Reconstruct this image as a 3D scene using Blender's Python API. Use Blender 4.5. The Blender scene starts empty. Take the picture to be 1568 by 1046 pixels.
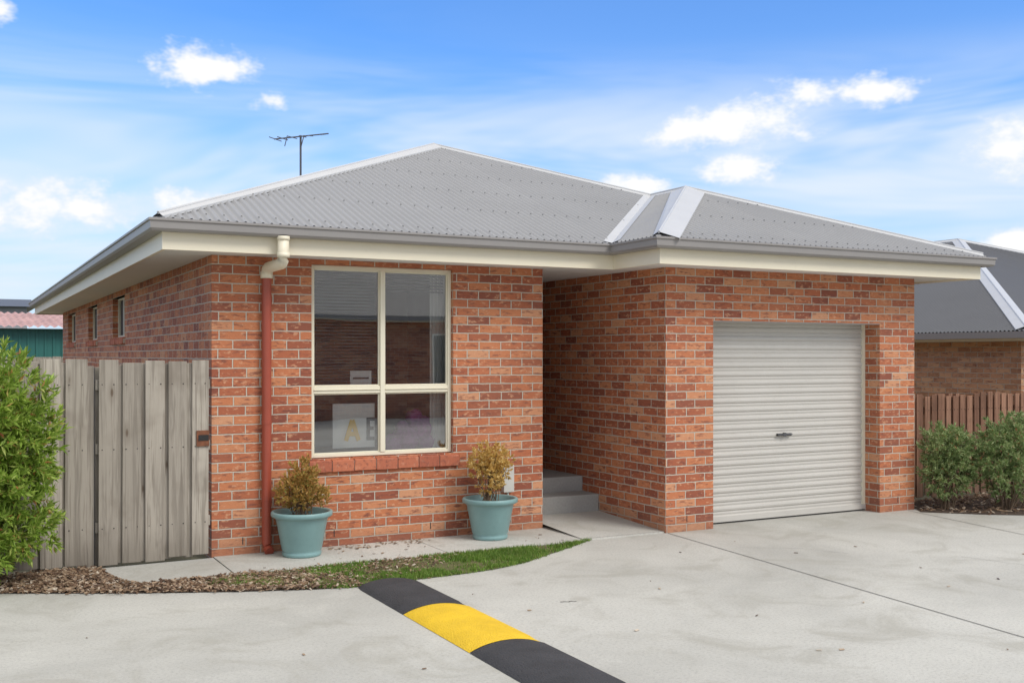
import bpy, math, random
from mathutils import Vector, Matrix
random.seed(7)
scene=bpy.context.scene
YAW=27.8
# ------------------------------------------------------------------ node helpers
def newmat(name):
    m=bpy.data.materials.new(name); m.use_nodes=True
    nt=m.node_tree; b=nt.nodes['Principled BSDF']
    return m,nt,b
class NT:
    def __init__(s,nt): s.nt=nt
    def n(s,t,**k):
        x=s.nt.nodes.new(t)
        for a,v in k.items(): setattr(x,a,v)
        return x
    def l(s,a,b): s.nt.links.new(a,b)
    def put(s,sock,v):
        if hasattr(v,'is_output'): s.l(v,sock)
        else: sock.default_value=v
    def m(s,op,a,b=0.0,c=0.0,clamp=False):
        x=s.n('ShaderNodeMath',operation=op,use_clamp=clamp)
        s.put(x.inputs[0],a); s.put(x.inputs[1],b); s.put(x.inputs[2],c)
        return x.outputs[0]
    def noise(s,vec,scale,detail=3,rough=.5,dist=0.0):
        x=s.n('ShaderNodeTexNoise'); x.inputs['Scale'].default_value=scale
        x.inputs['Detail'].default_value=detail; x.inputs['Roughness'].default_value=rough
        x.inputs['Distortion'].default_value=dist
        if vec is not None: s.l(vec,x.inputs['Vector'])
        return x.outputs['Fac']
    def ramp(s,fac,stops,interp='LINEAR'):
        x=s.n('ShaderNodeValToRGB'); x.color_ramp.interpolation=interp
        e=x.color_ramp.elements
        while len(e)<len(stops): e.new(.5)
        for i,(p,c) in enumerate(stops):
            e[i].position=p; e[i].color=(c[0],c[1],c[2],1) if not isinstance(c,(int,float)) else (c,c,c,1)
        s.put(x.inputs[0],fac); return x.outputs[0]
    def mix(s,f,a,b,mode='MIX'):
        x=s.n('ShaderNodeMix',data_type='RGBA',blend_type=mode)
        s.put(x.inputs[0],f)
        for sock,v in ((x.inputs[6],a),(x.inputs[7],b)):
            if isinstance(v,tuple): sock.default_value=(v[0],v[1],v[2],1)
            else: s.l(v,sock)
        return x.outputs[2]
    def smooth(s,v,a,b,lo=0.0,hi=1.0):
        x=s.n('ShaderNodeMapRange',interpolation_type='SMOOTHSTEP')
        s.put(x.inputs[0],v); x.inputs[1].default_value=a; x.inputs[2].default_value=b
        x.inputs[3].default_value=lo; x.inputs[4].default_value=hi
        return x.outputs[0]
    def xyz(s,x_,y_,z_):
        x=s.n('ShaderNodeCombineXYZ'); s.put(x.inputs[0],x_); s.put(x.inputs[1],y_); s.put(x.inputs[2],z_)
        return x.outputs[0]
    def sep(s,v):
        x=s.n('ShaderNodeSeparateXYZ'); s.l(v,x.inputs[0]); return x.outputs
    def scale(s,v,sc):
        x=s.n('ShaderNodeVectorMath',operation='MULTIPLY'); s.l(v,x.inputs[0]); x.inputs[1].default_value=sc
        return x.outputs[0]
    def bump(s,h,strength,dist,b):
        x=s.n('ShaderNodeBump'); s.l(h,x.inputs['Height']); x.inputs['Strength'].default_value=strength
        x.inputs['Distance'].default_value=dist; s.l(x.outputs[0],b.inputs['Normal'])
def pos(N): return N.n('ShaderNodeNewGeometry').outputs['Position']
def island(N): return N.n('ShaderNodeNewGeometry').outputs['Random Per Island']

def simple(name,col,rough=.5,metal=0.0,var=.08,scale=4,bump=0.0,bscale=200,spec=.5,dirt=None):
    m,nt,b=newmat(name); N=NT(nt); p=pos(N)
    f=N.noise(p,scale,3,.6)
    c=N.mix(f,tuple(x*(1-var*2) for x in col),tuple(min(1,x*(1+var*1.5)) for x in col))
    f2=N.noise(p,scale*12,2,.6)
    c=N.mix(N.smooth(f2,.55,.8,0,var*1.5),c,tuple(x*.5 for x in col))
    N.l(c,b.inputs['Base Color']); b.inputs['Roughness'].default_value=rough
    b.inputs['Metallic'].default_value=metal
    b.inputs['Specular IOR Level'].default_value=spec
    if bump: N.bump(N.noise(p,bscale,1),bump,.01,b)
    return m
def brick_mat(name,stops,mortar,rh=.086):
    m,nt,b=newmat(name); N=NT(nt)
    uv=N.n('ShaderNodeTexCoord').outputs['UV']; p=pos(N)
    wob=N.noise(p,9,0); wob2=N.noise(p,55,1)
    s=N.sep(uv)
    v=N.m('DIVIDE',N.m('ADD',s[1],N.m('MULTIPLY',N.m('SUBTRACT',wob,.5),.007)),rh)
    row=N.m('FLOOR',v)
    rn=N.n('ShaderNodeTexWhiteNoise',noise_dimensions='1D'); N.l(row,rn.inputs['W'])
    u=N.m('ADD',N.m('ADD',N.m('DIVIDE',s[0],.25),N.m('MULTIPLY',N.m('MODULO',N.m('ADD',row,100),2.0),.5)),N.m('MULTIPLY',rn.outputs['Value'],.08))
    col=N.m('FLOOR',u)
    fu=N.m('MULTIPLY',N.m('FRACT',u),.25); fv=N.m('MULTIPLY',N.m('FRACT',v),rh)
    du=N.m('MINIMUM',fu,N.m('SUBTRACT',.25,fu)); dv=N.m('MINIMUM',fv,N.m('SUBTRACT',rh,fv))
    d=N.m('ADD',N.m('MINIMUM',du,dv),N.m('MULTIPLY',N.m('SUBTRACT',wob2,.5),.005))
    mask=N.smooth(d,.0036,.0064)
    wn=N.n('ShaderNodeTexWhiteNoise',noise_dimensions='2D'); N.l(N.xyz(col,row,0.0),wn.inputs['Vector'])
    rnd=wn.outputs['Value']
    c=N.ramp(rnd,stops)
    pb=N.xyz(N.m('ADD',s[0],N.m('MULTIPLY',rnd,7.0)),s[1],N.m('MULTIPLY',rnd,13.0))
    m1=N.noise(N.scale(pb,(9,34,10)),1.0,3,.65)
    c=N.mix(N.smooth(m1,.52,.68,0,.85),c,(.18,.062,.045))
    m2=N.noise(N.scale(pb,(14,26,10)),1.3,2,.6)
    c=N.mix(N.smooth(m2,.54,.72,0,.7),c,(.66,.36,.21))
    big=N.noise(p,.9,2)
    c=N.mix(N.smooth(big,.35,.7,0,.2),c,(.48,.21,.11))
    fine=N.noise(p,230,1)
    c=N.mix(N.smooth(fine,.5,.8,0,.4),c,(.15,.06,.04))
    mc=N.mix(wob2,tuple(x*.72 for x in mortar),tuple(min(1,x*1.15) for x in mortar))
    c=N.mix(mask,mc,c)
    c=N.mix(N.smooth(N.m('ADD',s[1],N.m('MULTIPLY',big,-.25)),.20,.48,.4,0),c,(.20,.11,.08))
    N.l(c,b.inputs['Base Color']); b.inputs['Roughness'].default_value=.75
    b.inputs['Specular IOR Level'].default_value=.35
    h=N.m('ADD',mask,N.m('MULTIPLY',m1,.35)); h=N.m('ADD',h,N.m('MULTIPLY',rnd,.25))
    h=N.m('ADD',h,N.m('MULTIPLY',fine,.15))
    N.bump(h,.9,.007,b)
    return m
def concrete_mat(name,base,stain=.5):
    m,nt,b=newmat(name); N=NT(nt); p=pos(N)
    a=N.noise(p,.35,4,.62,.4); c2=N.noise(p,1.3,5,.70,.9); f=N.noise(p,48,2,.65); f2=N.noise(p,240,1)
    c=N.mix(N.smooth(a,.3,.7),tuple(x*.80 for x in base),tuple(x*1.08 for x in base))
    c=N.mix(N.smooth(c2,.47,.68,0,stain),c,(base[0]*.64,base[1]*.62,base[2]*.57))
    c=N.mix(N.smooth(c2,.44,.30,0,.3),c,tuple(min(1,x*1.18) for x in base))
    c=N.mix(N.smooth(f,.45,.75,0,.45),c,tuple(x*.55 for x in base))
    c=N.mix(N.smooth(f2,.50,.8,0,.6),c,tuple(x*.4 for x in base))
    N.l(c,b.inputs['Base Color']); b.inputs['Roughness'].default_value=.82
    b.inputs['Specular IOR Level'].default_value=.3
    N.bump(N.m('ADD',f,N.m('MULTIPLY',f2,.6)),.4,.005,b)
    return m
def wood_mat(name,c0,c1,dark,knot=.09):
    m,nt,b=newmat(name); N=NT(nt); p=pos(N); r=island(N)
    s=N.sep(p)
    off=N.m('MULTIPLY',r,37.0)
    q=N.xyz(N.m('ADD',s[0],off),s[1],N.m('ADD',s[2],off))
    vo=N.n('ShaderNodeTexVoronoi'); vo.inputs['Scale'].default_value=1.0
    N.l(N.scale(q,(6,6,1.9)),vo.inputs['Vector'])
    kd=vo.outputs['Distance']
    g=N.noise(N.scale(q,(46,46,1.1)),1.0,4,.72,.3)
    g2=N.noise(N.scale(q,(18,18,.9)),1.0,3,.65,.6)
    c=N.mix(g,c0,c1)
    c=N.mix(N.smooth(g2,.46,.62,0,.7),c,tuple(x*.6 for x in c0))
    c=N.mix(N.smooth(g,.52,.66,0,.7),c,dark)
    c=N.mix(N.m('MULTIPLY',r,.6),c,tuple(x*.58 for x in c0))
    c=N.mix(N.smooth(kd,.045,.10,.85,0),c,(.10,.06,.035))
    c=N.mix(N.smooth(kd,.08,.28,.35,0),c,dark)
    bl=N.noise(p,2.2,3,.6)
    c=N.mix(N.smooth(bl,.48,.72,0,.45),c,dark)
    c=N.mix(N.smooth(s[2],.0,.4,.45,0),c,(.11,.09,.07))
    N.l(c,b.inputs['Base Color']); b.inputs['Roughness'].default_value=.85
    b.inputs['Specular IOR Level'].default_value=.2
    N.bump(g,.6,.006,b)
    return m
def leaf_mat(name,stops,trans=.25,shade=.5):
    m,nt,b=newmat(name); N=NT(nt); r=island(N); p=pos(N)
    c=N.ramp(r,stops)
    n=N.noise(p,4.5,1)
    c=N.mix(N.smooth(n,.4,.7,0,shade),c,tuple(x*.6 for x in stops[0][1]))
    N.l(c,b.inputs['Base Color']); b.inputs['Roughness'].default_value=.5
    b.inputs['Specular IOR Level'].default_value=.35
    if trans>0:
        t=N.n('ShaderNodeBsdfTranslucent'); N.l(c,t.inputs[0])
        mx=N.n('ShaderNodeMixShader'); mx.inputs[0].default_value=trans
        out=nt.nodes['Material Output']
        N.l(b.outputs[0],mx.inputs[1]); N.l(t.outputs[0],mx.inputs[2]); N.l(mx.outputs[0],out.inputs[0])
    return m

# ------------------------------------------------------------------ mesh builder
class MB:
    def __init__(s): s.v=[];s.f=[];s.uv=[];s.mi=[];s.mats=[]
    def mat(s,m):
        if m not in s.mats: s.mats.append(m)
        return s.mats.index(m)
    def face(s,pts,m,uv=None):
        i=len(s.v); s.v+= [tuple(p) for p in pts]
        s.f.append(tuple(range(i,i+len(pts)))); s.mi.append(s.mat(m))
        s.uv.append(uv if uv else [(p[0]+p[1],p[2]) for p in pts])
    def rawfaces(s,verts,faces,m):
        i=len(s.v); s.v+=[tuple(p) for p in verts]; k=s.mat(m)
        for f in faces:
            s.f.append(tuple(i+j for j in f)); s.mi.append(k)
            s.uv.append([(verts[j][0]+verts[j][1],verts[j][2]) for j in f])
    def box(s,a,b,m,M=None):
        x0,y0,z0=a;x1,y1,z1=b
        P=[(x0,y0,z0),(x1,y0,z0),(x1,y1,z0),(x0,y1,z0),(x0,y0,z1),(x1,y0,z1),(x1,y1,z1),(x0,y1,z1)]
        if M: P=[tuple(M@Vector(p)) for p in P]
        s.rawfaces(P,[(0,3,2,1),(4,5,6,7),(0,1,5,4),(1,2,6,5),(2,3,7,6),(3,0,4,7)],m)
    def tube(s,pts,rads,m,n=12,cap=True):
        rings=[]; P=[Vector(p) for p in pts]
        for i,p in enumerate(P):
            d=(P[min(i+1,len(P)-1)]-P[max(i-1,0)]).normalized()
            up=Vector((0,0,1)) if abs(d.z)<.95 else Vector((1,0,0))
            a=d.cross(up).normalized(); b=d.cross(a).normalized()
            r=rads[i] if isinstance(rads,(list,tuple)) else rads
            rings.append([p+a*math.cos(t)*r+b*math.sin(t)*r for t in [2*math.pi*k/n for k in range(n)]])
        V=[q for r in rings for q in r]; F=[]
        for i in range(len(P)-1):
            for k in range(n):
                F.append((i*n+k,i*n+(k+1)%n,(i+1)*n+(k+1)%n,(i+1)*n+k))
        if cap: F.append(tuple(range(n-1,-1,-1))); F.append(tuple((len(P)-1)*n+k for k in range(n)))
        s.rawfaces(V,F,m)
    def lathe(s,c,prof,m,n=40):
        V=[];F=[]
        for r,z in prof:
            for k in range(n):
                t=2*math.pi*k/n; V.append((c[0]+r*math.cos(t),c[1]+r*math.sin(t),c[2]+z))
        for i in range(len(prof)-1):
            for k in range(n): F.append((i*n+k,i*n+(k+1)%n,(i+1)*n+(k+1)%n,(i+1)*n+k))
        s.rawfaces(V,F,m)
    def sweep(s,path,prof,m,closed=True):
        n=len(path); V=[];k=len(prof)
        for i in range(n):
            p=Vector(path[i]); a=Vector(path[i-1]); c=Vector(path[(i+1)%n])
            d1=(p-a).normalized(); d2=(c-p).normalized()
            if not closed and i==0: d1=d2
            if not closed and i==n-1: d2=d1
            n1=Vector((d1.y,-d1.x)); n2=Vector((d2.y,-d2.x))
            b=(n1+n2); b=b/ b.dot(n1)
            for o,z in prof: V.append((p.x+b.x*o,p.y+b.y*o,z))
        F=[]
        for i in range(n if closed else n-1):
            j=(i+1)%n
            for q in range(k):
                r=(q+1)%k
                F.append((i*k+q,j*k+q,j*k+r,i*k+r))
        s.rawfaces(V,F,m)
    def obj(s,name,parent=None,smooth=False):
        me=bpy.data.meshes.new(name); me.from_pydata(s.v,[],s.f)
        ul=me.uv_layers.new(name='UVMap')
        flat=[c for f in s.uv for q in f for c in q]
        ul.data.foreach_set('uv',flat)
        me.polygons.foreach_set('material_index',s.mi)
        if smooth: me.polygons.foreach_set('use_smooth',[True]*len(s.f))
        for m in s.mats: me.materials.append(m)
        me.update()
        o=bpy.data.objects.new(name,me); scene.collection.objects.link(o)
        if parent: o.parent=parent
        return o
def empty(name):
    o=bpy.data.objects.new(name,None); scene.collection.objects.link(o); return o
def bevel(o,w,seg=2):
    b=o.modifiers.new('b','BEVEL'); b.width=w; b.segments=seg; b.limit_method='ANGLE'
def wall(mb,axis,c,a0,a1,z0,z1,m,holes=(),uoff=0.0,flip=False):
    As=sorted({a0,a1,*[h[0] for h in holes],*[h[1] for h in holes]})
    Zs=sorted({z0,z1,*[h[2] for h in holes],*[h[3] for h in holes]})
    for i in range(len(As)-1):
        for j in range(len(Zs)-1):
            ca=(As[i]+As[i+1])/2; cz=(Zs[j]+Zs[j+1])/2
            if any(h[0]<ca<h[1] and h[2]<cz<h[3] for h in holes): continue
            q=[(As[i],Zs[j]),(As[i+1],Zs[j]),(As[i+1],Zs[j+1]),(As[i],Zs[j+1])]
            P=[(a,c,z) if axis=='x' else (c,a,z) for a,z in q]
            mb.face(P,m,[(a+uoff,z+.35) for a,z in q])

# ------------------------------------------------------------------ materials
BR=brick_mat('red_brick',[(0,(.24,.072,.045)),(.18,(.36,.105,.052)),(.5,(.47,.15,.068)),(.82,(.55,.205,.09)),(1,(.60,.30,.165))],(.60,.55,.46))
BR2=brick_mat('orange_brick',[(0,(.34,.17,.09)),(.5,(.50,.26,.14)),(1,(.58,.34,.19))],(.50,.44,.36))
ROOF=simple('roof_steel',(.29,.29,.295),.38,.0,.06,1.2,spec=.5)
ROOFD=simple('roof_steel_dark',(.085,.088,.098),.5,.0,.06,1.2)
CAP=simple('hip_cap_steel',(.53,.53,.53),.4,.0,.04,3)
GUT=simple('gutter_grey',(.28,.265,.255),.4,.0,.04,2)
CREAM=simple('cream_paint',(.80,.735,.575),.45,.0,.03,2)
CREAMF=simple('window_frame_cream',(.78,.73,.58),.35,.0,.03,4)
SOFF=simple('soffit_paint',(.78,.78,.76),.6,.0,.03,2)
DOOR=simple('roller_door_steel',(.53,.51,.47),.42,.0,.05,1.5)
DARK=simple('dark_gap',(.03,.03,.03),.8)
TERRA=simple('terracotta_pipe',(.34,.07,.04),.38,.0,.06,5)
CONC=concrete_mat('driveway_concrete',(.54,.53,.485))
CONC2=concrete_mat('path_concrete',(.56,.55,.505),.5)
STEP=concrete_mat('step_concrete',(.43,.43,.41),.35)
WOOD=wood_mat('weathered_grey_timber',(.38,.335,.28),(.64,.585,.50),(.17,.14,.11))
WOODB=wood_mat('brown_timber',(.28,.14,.09),(.46,.27,.18),(.11,.06,.04))
POT=simple('teal_pot_glaze',(.22,.37,.37),.35,.0,.09,6)
SOIL=simple('soil',(.07,.045,.03),.95,var=.3,scale=30)
RUB=simple('black_rubber',(.045,.045,.05),.75,.0,.3,5,.8,90)
YEL=simple('yellow_rubber',(.86,.54,.02),.6,.0,.14,5,.8,90)
WHITE=simple('white_paper',(.82,.82,.80),.6)
YPAP=simple('yellow_card',(.85,.52,.02),.6)
BLK=simple('black_plastic',(.02,.02,.02),.4)
PURP=simple('purple_fabric',(.30,.05,.26),.9,var=.35,scale=18)
METER=simple('grey_plastic_box',(.55,.54,.5),.5)
ALU=simple('antenna_aluminium',(.12,.12,.13),.4,.6)
BARK=simple('bark',(.16,.11,.07),.9,var=.3,scale=20)
GREEN1=leaf_mat('bush_leaf',[(0,(.15,.25,.03)),(.5,(.32,.47,.07)),(.86,(.50,.63,.14)),(.94,(.56,.60,.18)),(1,(.50,.17,.07))],.38,.3)
GREEN2=leaf_mat('shrub_leaf',[(0,(.15,.23,.07)),(.5,(.31,.41,.16)),(.93,(.50,.58,.29)),(1,(.42,.14,.07))],.35,.3)
GOLD=leaf_mat('golden_leaf',[(0,(.50,.31,.07)),(.5,(.76,.53,.17)),(1,(.88,.70,.32))],.35,.25)
ORNG=leaf_mat('orange_leaf',[(0,(.26,.20,.05)),(.35,(.54,.32,.09)),(.75,(.68,.42,.14)),(1,(.36,.40,.10))],.35,.25)
GRASSM=leaf_mat('grass_blade',[(0,(.09,.18,.025)),(.6,(.18,.32,.045)),(.9,(.28,.40,.08)),(1,(.45,.38,.18))],.3,.3)
MULCHM=leaf_mat('mulch_chip',[(0,(.08,.045,.03)),(.5,(.24,.15,.09)),(.85,(.42,.31,.21)),(1,(.6,.52,.42))],.0,.2)
def glassmat():
    m,nt,b=newmat('window_glass'); N=NT(nt)
    nt.nodes.remove(b)
    g=N.n('ShaderNodeBsdfGlossy'); g.inputs['Roughness'].default_value=.01; g.inputs[0].default_value=(1,1,1,1)
    t=N.n('ShaderNodeBsdfTransparent'); t.inputs[0].default_value=(.92,.94,.93,1)
    fr=N.n('ShaderNodeFresnel'); fr.inputs[0].default_value=1.5
    mx=N.n('ShaderNodeMixShader')
    N.l(N.m('ADD',N.m('MULTIPLY',fr.outputs[0],3.2),.12,clamp=True),mx.inputs[0])
    N.l(t.outputs[0],mx.inputs[1]); N.l(g.outputs[0],mx.inputs[2])
    N.l(mx.outputs[0],nt.nodes['Material Output'].inputs[0])
    nz=N.noise(pos(N),1.3,1)
    bp=N.n('ShaderNodeBump'); bp.inputs['Strength'].default_value=.15; bp.inputs['Distance'].default_value=.01
    N.l(nz,bp.inputs['Height']); N.l(bp.outputs[0],g.inputs['Normal'])
    return m
GLASS=glassmat()
ROOM=simple('room_wall',(.40,.38,.35),.9)

# ------------------------------------------------------------------ corrugated roofing
def corr(mb,poly,zf,run,m,pitch=.076,amp=.0135,sub=6):
    ci=0 if run=='y' else 1; ri=1-ci
    cs=[p[ci] for p in poly]; c0,c1=min(cs)+1e-4,max(cs)-1e-4
    step=pitch/sub; n=int((c1-c0)/step)
    cols=[c0+(c1-c0)*i/n for i in range(n+1)]
    V=[];F=[]
    for c in cols:
        hit=[]
        for i in range(len(poly)):
            a=poly[i];b=poly[(i+1)%len(poly)]
            if (a[ci]-c)*(b[ci]-c)<=0 and abs(a[ci]-b[ci])>1e-9:
                t=(c-a[ci])/(b[ci]-a[ci]); hit.append(a[ri]+t*(b[ri]-a[ri]))
        lo,hi=min(hit),max(hit)
        dz=amp*math.sin(2*math.pi*c/pitch)
        for r in (lo,hi):
            x,y=(c,r) if run=='y' else (r,c)
            V.append((x,y,zf(x,y)+dz))
    for i in range(n): F.append((2*i,2*i+2,2*i+3,2*i+1))
    mb.rawfaces(V,F,m)
def capstrip(mb,p,q,fa,fb,wa,wb,m,lift=.026,sa=1.0,sb=1.0):
    def P3(pt,off,f,l):
        x,y=pt[0]+off[0],pt[1]+off[1]; return (x,y,f(x,y)+l)
    for off,f,sc_ in ((wa,fa,sa),(wb,fb,sb)):
        c0=(p[0],p[1],max(fa(*p),f(*p))+lift+.012); c1=(q[0],q[1],max(fa(*q),f(*q))+lift+.012)
        e0=P3(p,(off[0]*sc_,off[1]*sc_),f,lift-.006); e1=P3(q,off,f,lift-.006)
        mb.face([c0,c1,e1,e0],m)
        g0=(e0[0],e0[1],e0[2]-.025); g1=(e1[0],e1[1],e1[2]-.025)
        mb.face([e0,e1,g1,g0],m)
    mb.tube([(p[0],p[1],fa(*p)+lift+.01),(q[0],q[1],fa(*q)+lift+.01)],.013,m,8)

# ================================================================== MAIN HOUSE
house=empty('brick_house')
XL,XR=2.054,10.11; YF=9.72; YG=8.9; XE=5.49; XGL=6.483; YB=24.6; ZT=2.742
w=MB()
W=(2.983,4.454,.85,2.694)
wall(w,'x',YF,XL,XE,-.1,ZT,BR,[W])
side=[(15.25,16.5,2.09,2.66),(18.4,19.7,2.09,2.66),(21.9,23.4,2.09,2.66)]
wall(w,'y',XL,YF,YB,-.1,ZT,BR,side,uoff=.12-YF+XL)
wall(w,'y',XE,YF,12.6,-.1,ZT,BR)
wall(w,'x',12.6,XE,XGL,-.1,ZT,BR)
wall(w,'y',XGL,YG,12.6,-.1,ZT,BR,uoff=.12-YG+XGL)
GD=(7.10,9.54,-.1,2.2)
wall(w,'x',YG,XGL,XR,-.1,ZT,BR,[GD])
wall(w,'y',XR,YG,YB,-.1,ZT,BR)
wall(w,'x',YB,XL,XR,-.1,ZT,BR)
wall(w,'y',9.54,YG,YG+.27,-.1,2.2,BR,uoff=.05); wall(w,'y',7.10,YG,YG+.27,-.1,2.2,BR,uoff=.05)
w.face([(7.10,YG,2.2),(9.54,YG,2.2),(9.54,YG+.27,2.2),(7.10,YG+.27,2.2)],SOFF)
x0,x1,z0,z1=W
for xx in (x0,x1): wall(w,'y',xx,YF,YF+.11,z0,z1,BR)
w.face([(x0,YF,z1),(x1,YF,z1),(x1,YF+.11,z1),(x0,YF+.11,z1)],BR)
for (a,b_,c,d) in side:
    for yy in (a,b_): 
        w.face([(XL,yy,c),(XL+.11,yy,c),(XL+.11,yy,d),(XL,yy,d)],BR,[(0,c+.35),(.11,c+.35),(.11,d+.35),(0,d+.35)])
    w.face([(XL,a,c),(XL+.11,a,c),(XL+.11,b_,c),(XL,b_,c)],BR)
w.obj('walls',house)
l=MB(); l.box((7.10,YG+.002,2.19),(9.54,YG+.1,2.199),GUT); l.obj('garage_lintel',house)
wh=MB()
for xx in (2.33,3.2,4.2,5.1): wh.box((xx,YF-.0015,.10),(xx+.009,YF+.01,.165),DARK)
for xx in (6.75,9.83): wh.box((xx,YG-.0015,.10),(xx+.009,YG+.01,.165),DARK)
wh.obj('weep_holes',house)
sb=MB()
def sill_brick_mat():
    m,nt,b=newmat('sill_brick'); N=NT(nt); r=island(N); p=pos(N)
    c=N.ramp(r,[(0,(.36,.10,.055)),(1,(.55,.18,.09))]); n=N.noise(p,30,4,.65)
    c=N.mix(N.smooth(n,.48,.7,0,.7),c,(.20,.065,.045)); 
    n2=N.noise(p,17,3,.6); c=N.mix(N.smooth(n2,.52,.75,0,.6),c,(.62,.30,.19))
    N.l(c,b.inputs['Base Color']); b.inputs['Roughness'].default_value=.75
    N.bump(n,.5,.005,b); return m
SBM=sill_brick_mat()
MORT=simple('mortar',(.55,.49,.41),.9,var=.15,scale=30)
def sill_row(mb,axis,c,a0,a1,zt,bw,h=.105,proj=.035,sgn=-1):
    n=max(1,round((a1-a0)/(bw+.01))); st=(a1-a0)/n
    for i in range(n):
        u0=a0+i*st+.004; u1=a0+(i+1)*st-.004
        o=c+sgn*proj; inn=c-sgn*.09
        jit=random.uniform(-.003,.003)
        prof=[(o+jit,zt-h+jit),(o+jit,zt-.022+jit),(inn,zt+.006),(inn,zt-h+.02)]
        V=[]
        for u in (u0,u1):
            for q,z in prof: V.append((u,q,z) if axis=='x' else (q,u,z))
        mb.rawfaces(V,[(0,1,2,3),(4,5,6,7)[::-1],(0,1,5,4),(1,2,6,5),(2,3,7,6),(3,0,4,7)],SBM)
    q0,q1=sorted((c+sgn*(proj-.006),c-sgn*.085))
    if axis=='x': mb.box((a0+.003,q0,zt-h+.006),(a1-.003,q1,zt-.026),MORT)
    else: mb.box((q0,a0+.003,zt-h+.006),(q1,a1-.003,zt-.026),MORT)
sill_row(sb,'x',YF,x0-.03,x1+.06,z0,.225,h=.125,proj=.03)
for s_ in side: sill_row(sb,'y',XL,s_[0]-.04,s_[1]+.04,s_[2],.1,h=.1)
o=sb.obj('window_sills',house); bevel(o,.003,2)

def window(parent,name,x0,x1,z0,z1,y,mull,trans,fw=.036,dp=.06):
    f=MB()
    f.box((x0+.001,y,z0+.005),(x0+fw,y+dp,z1-.001),CREAMF); f.box((x1-fw,y,z0+.005),(x1-.001,y+dp,z1-.001),CREAMF)
    f.box((x0+fw,y+.002,z1-fw),(x1-fw,y+dp,z1-.001),CREAMF); f.box((x0+fw,y+.002,z0+.005),(x1-fw,y+dp,z0+fw),CREAMF)
    for mx in mull: f.box((mx-.024,y-.006,z0+fw),(mx+.024,y+dp,z1-fw),CREAMF)
    xs=[x0+fw]+[q for mx in mull for q in (mx-.024,mx+.024)]+[x1-fw]
    for i in range(0,len(xs),2):
        for tz in trans:
            f.box((xs[i],y+.003,tz-.035),(xs[i+1],y+dp,tz+.035),CREAMF)
            f.box((xs[i],y-.010,tz-.004),(xs[i+1],y+.003,tz+.004),CREAMF)
        zs=[z0+fw]+[q for tz in trans for q in (tz-.035,tz+.035)]+[z1-fw]
        for j in range(0,len(zs),2):
            a,b_,c,d=xs[i],xs[i+1],zs[j],zs[j+1]; e=.012
            f.box((a,y+.018,c),(a+e,y+.05,d),CREAMF); f.box((b_-e,y+.018,c),(b_,y+.05,d),CREAMF)
            f.box((a+e,y+.018,c),(b_-e,y+.05,c+e),CREAMF); f.box((a+e,y+.018,d-e),(b_-e,y+.05,d),CREAMF)
    o=f.obj(name+'_frame',parent); bevel(o,.003,1)
    g=MB(); g.face([(x0+.02,y+.035,z0+.02),(x1-.02,y+.035,z0+.02),(x1-.02,y+.035,z1-.02),(x0+.02,y+.035,z1-.02)],GLASS)
    g.obj(name+'_glass',parent)
window(house,'front_window',x0,x1,z0,z1,YF+.05,[3.715],[1.50])
r=MB()
ri=[(XL+.12,YF+.125,.3),(XE-.12,13.2,2.7)]
(a,b_,c),(d,e,f_)=ri
for P in ([(a,e,c),(d,e,c),(d,e,f_),(a,e,f_)],[(a,b_,c),(a,e,c),(a,e,f_),(a,b_,f_)],[(d,b_,c),(d,e,c),(d,e,f_),(d,b_,f_)],[(a,b_,c),(d,b_,c),(d,e,c),(a,e,c)],[(a,b_,f_),(d,b_,f_),(d,e,f_),(a,e,f_)]): r.face(P,ROOM)
r.obj('front_room_interior',house)
bl=MB()
BLIND=simple('blind_slat',(.15,.15,.155),.6)
zz=2.66
while zz>1.52:
    M=Matrix.Translation((0,YF+.19,zz))@Matrix.Rotation(math.radians(25),4,'X')
    bl.box((x0+.03,-.018,-.0008),(3.69,.018,.0008),BLIND,M)
    if zz>2.45: bl.box((3.74,-.018,-.0008),(x1-.03,.018,.0008),BLIND,M)
    zz-=.031
bl.obj('venetian_blind',house)
it=MB()
it.box((3.24,YF+.15,.93),(3.67,YF+.16,1.36),WHITE)
A=[((3.37,1.00),(3.435,1.20)),((3.435,1.20),(3.50,1.00)),((3.395,1.065),(3.475,1.065))]
def stroke(mb,p,q,y,w_,m):
    a=Vector((p[0],0,p[1]));b=Vector((q[0],0,q[1])); d=(b-a).normalized(); n=Vector((-d.z,0,d.x))*w_/2
    P=[a-n,b-n,b+n,a+n]; V=[(v.x,y,v.z) for v in P]+[(v.x,y+.008,v.z) for v in P]
    mb.rawfaces(V,[(0,1,2,3),(4,7,6,5),(0,4,5,1),(1,5,6,2),(2,6,7,3),(3,7,4,0)],m)
for k,(p,q) in enumerate(A): stroke(it,p,q,YF+.136+.0012*k,.042,YPAP)
for k,(p,q) in enumerate([((3.60,1.00),(3.60,1.22)),((3.585,1.205),(3.665,1.205)),((3.60,1.115),(3.655,1.115)),((3.585,1.015),(3.665,1.015))]): stroke(it,p,q,YF+.138+.0012*k,.032,BLK)
it.box((3.42,YF+.16,1.53),(3.64,YF+.17,1.68),WHITE); it.box((3.45,YF+.154,1.60),(3.61,YF+.159,1.617),BLK)
it.box((XL+.2,YF+.25,.84),(XE-.2,YF+1.1,.87),WOODB)
it.obj('window_display_cards',house)
cu=MB(); V=[];F=[]
for i in range(41):
    xx=4.30+i*.008; yy=YF+.24+.018*math.sin(i*1.15)
    V+=[(xx,yy,.87),(xx,yy,2.66)]
for i in range(40): F.append((2*i,2*i+2,2*i+3,2*i+1))
cu.rawfaces(V,F,simple('curtain_fabric',(.62,.61,.57),.9)); cu.obj('curtain',house,True)
pu=MB()
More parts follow.
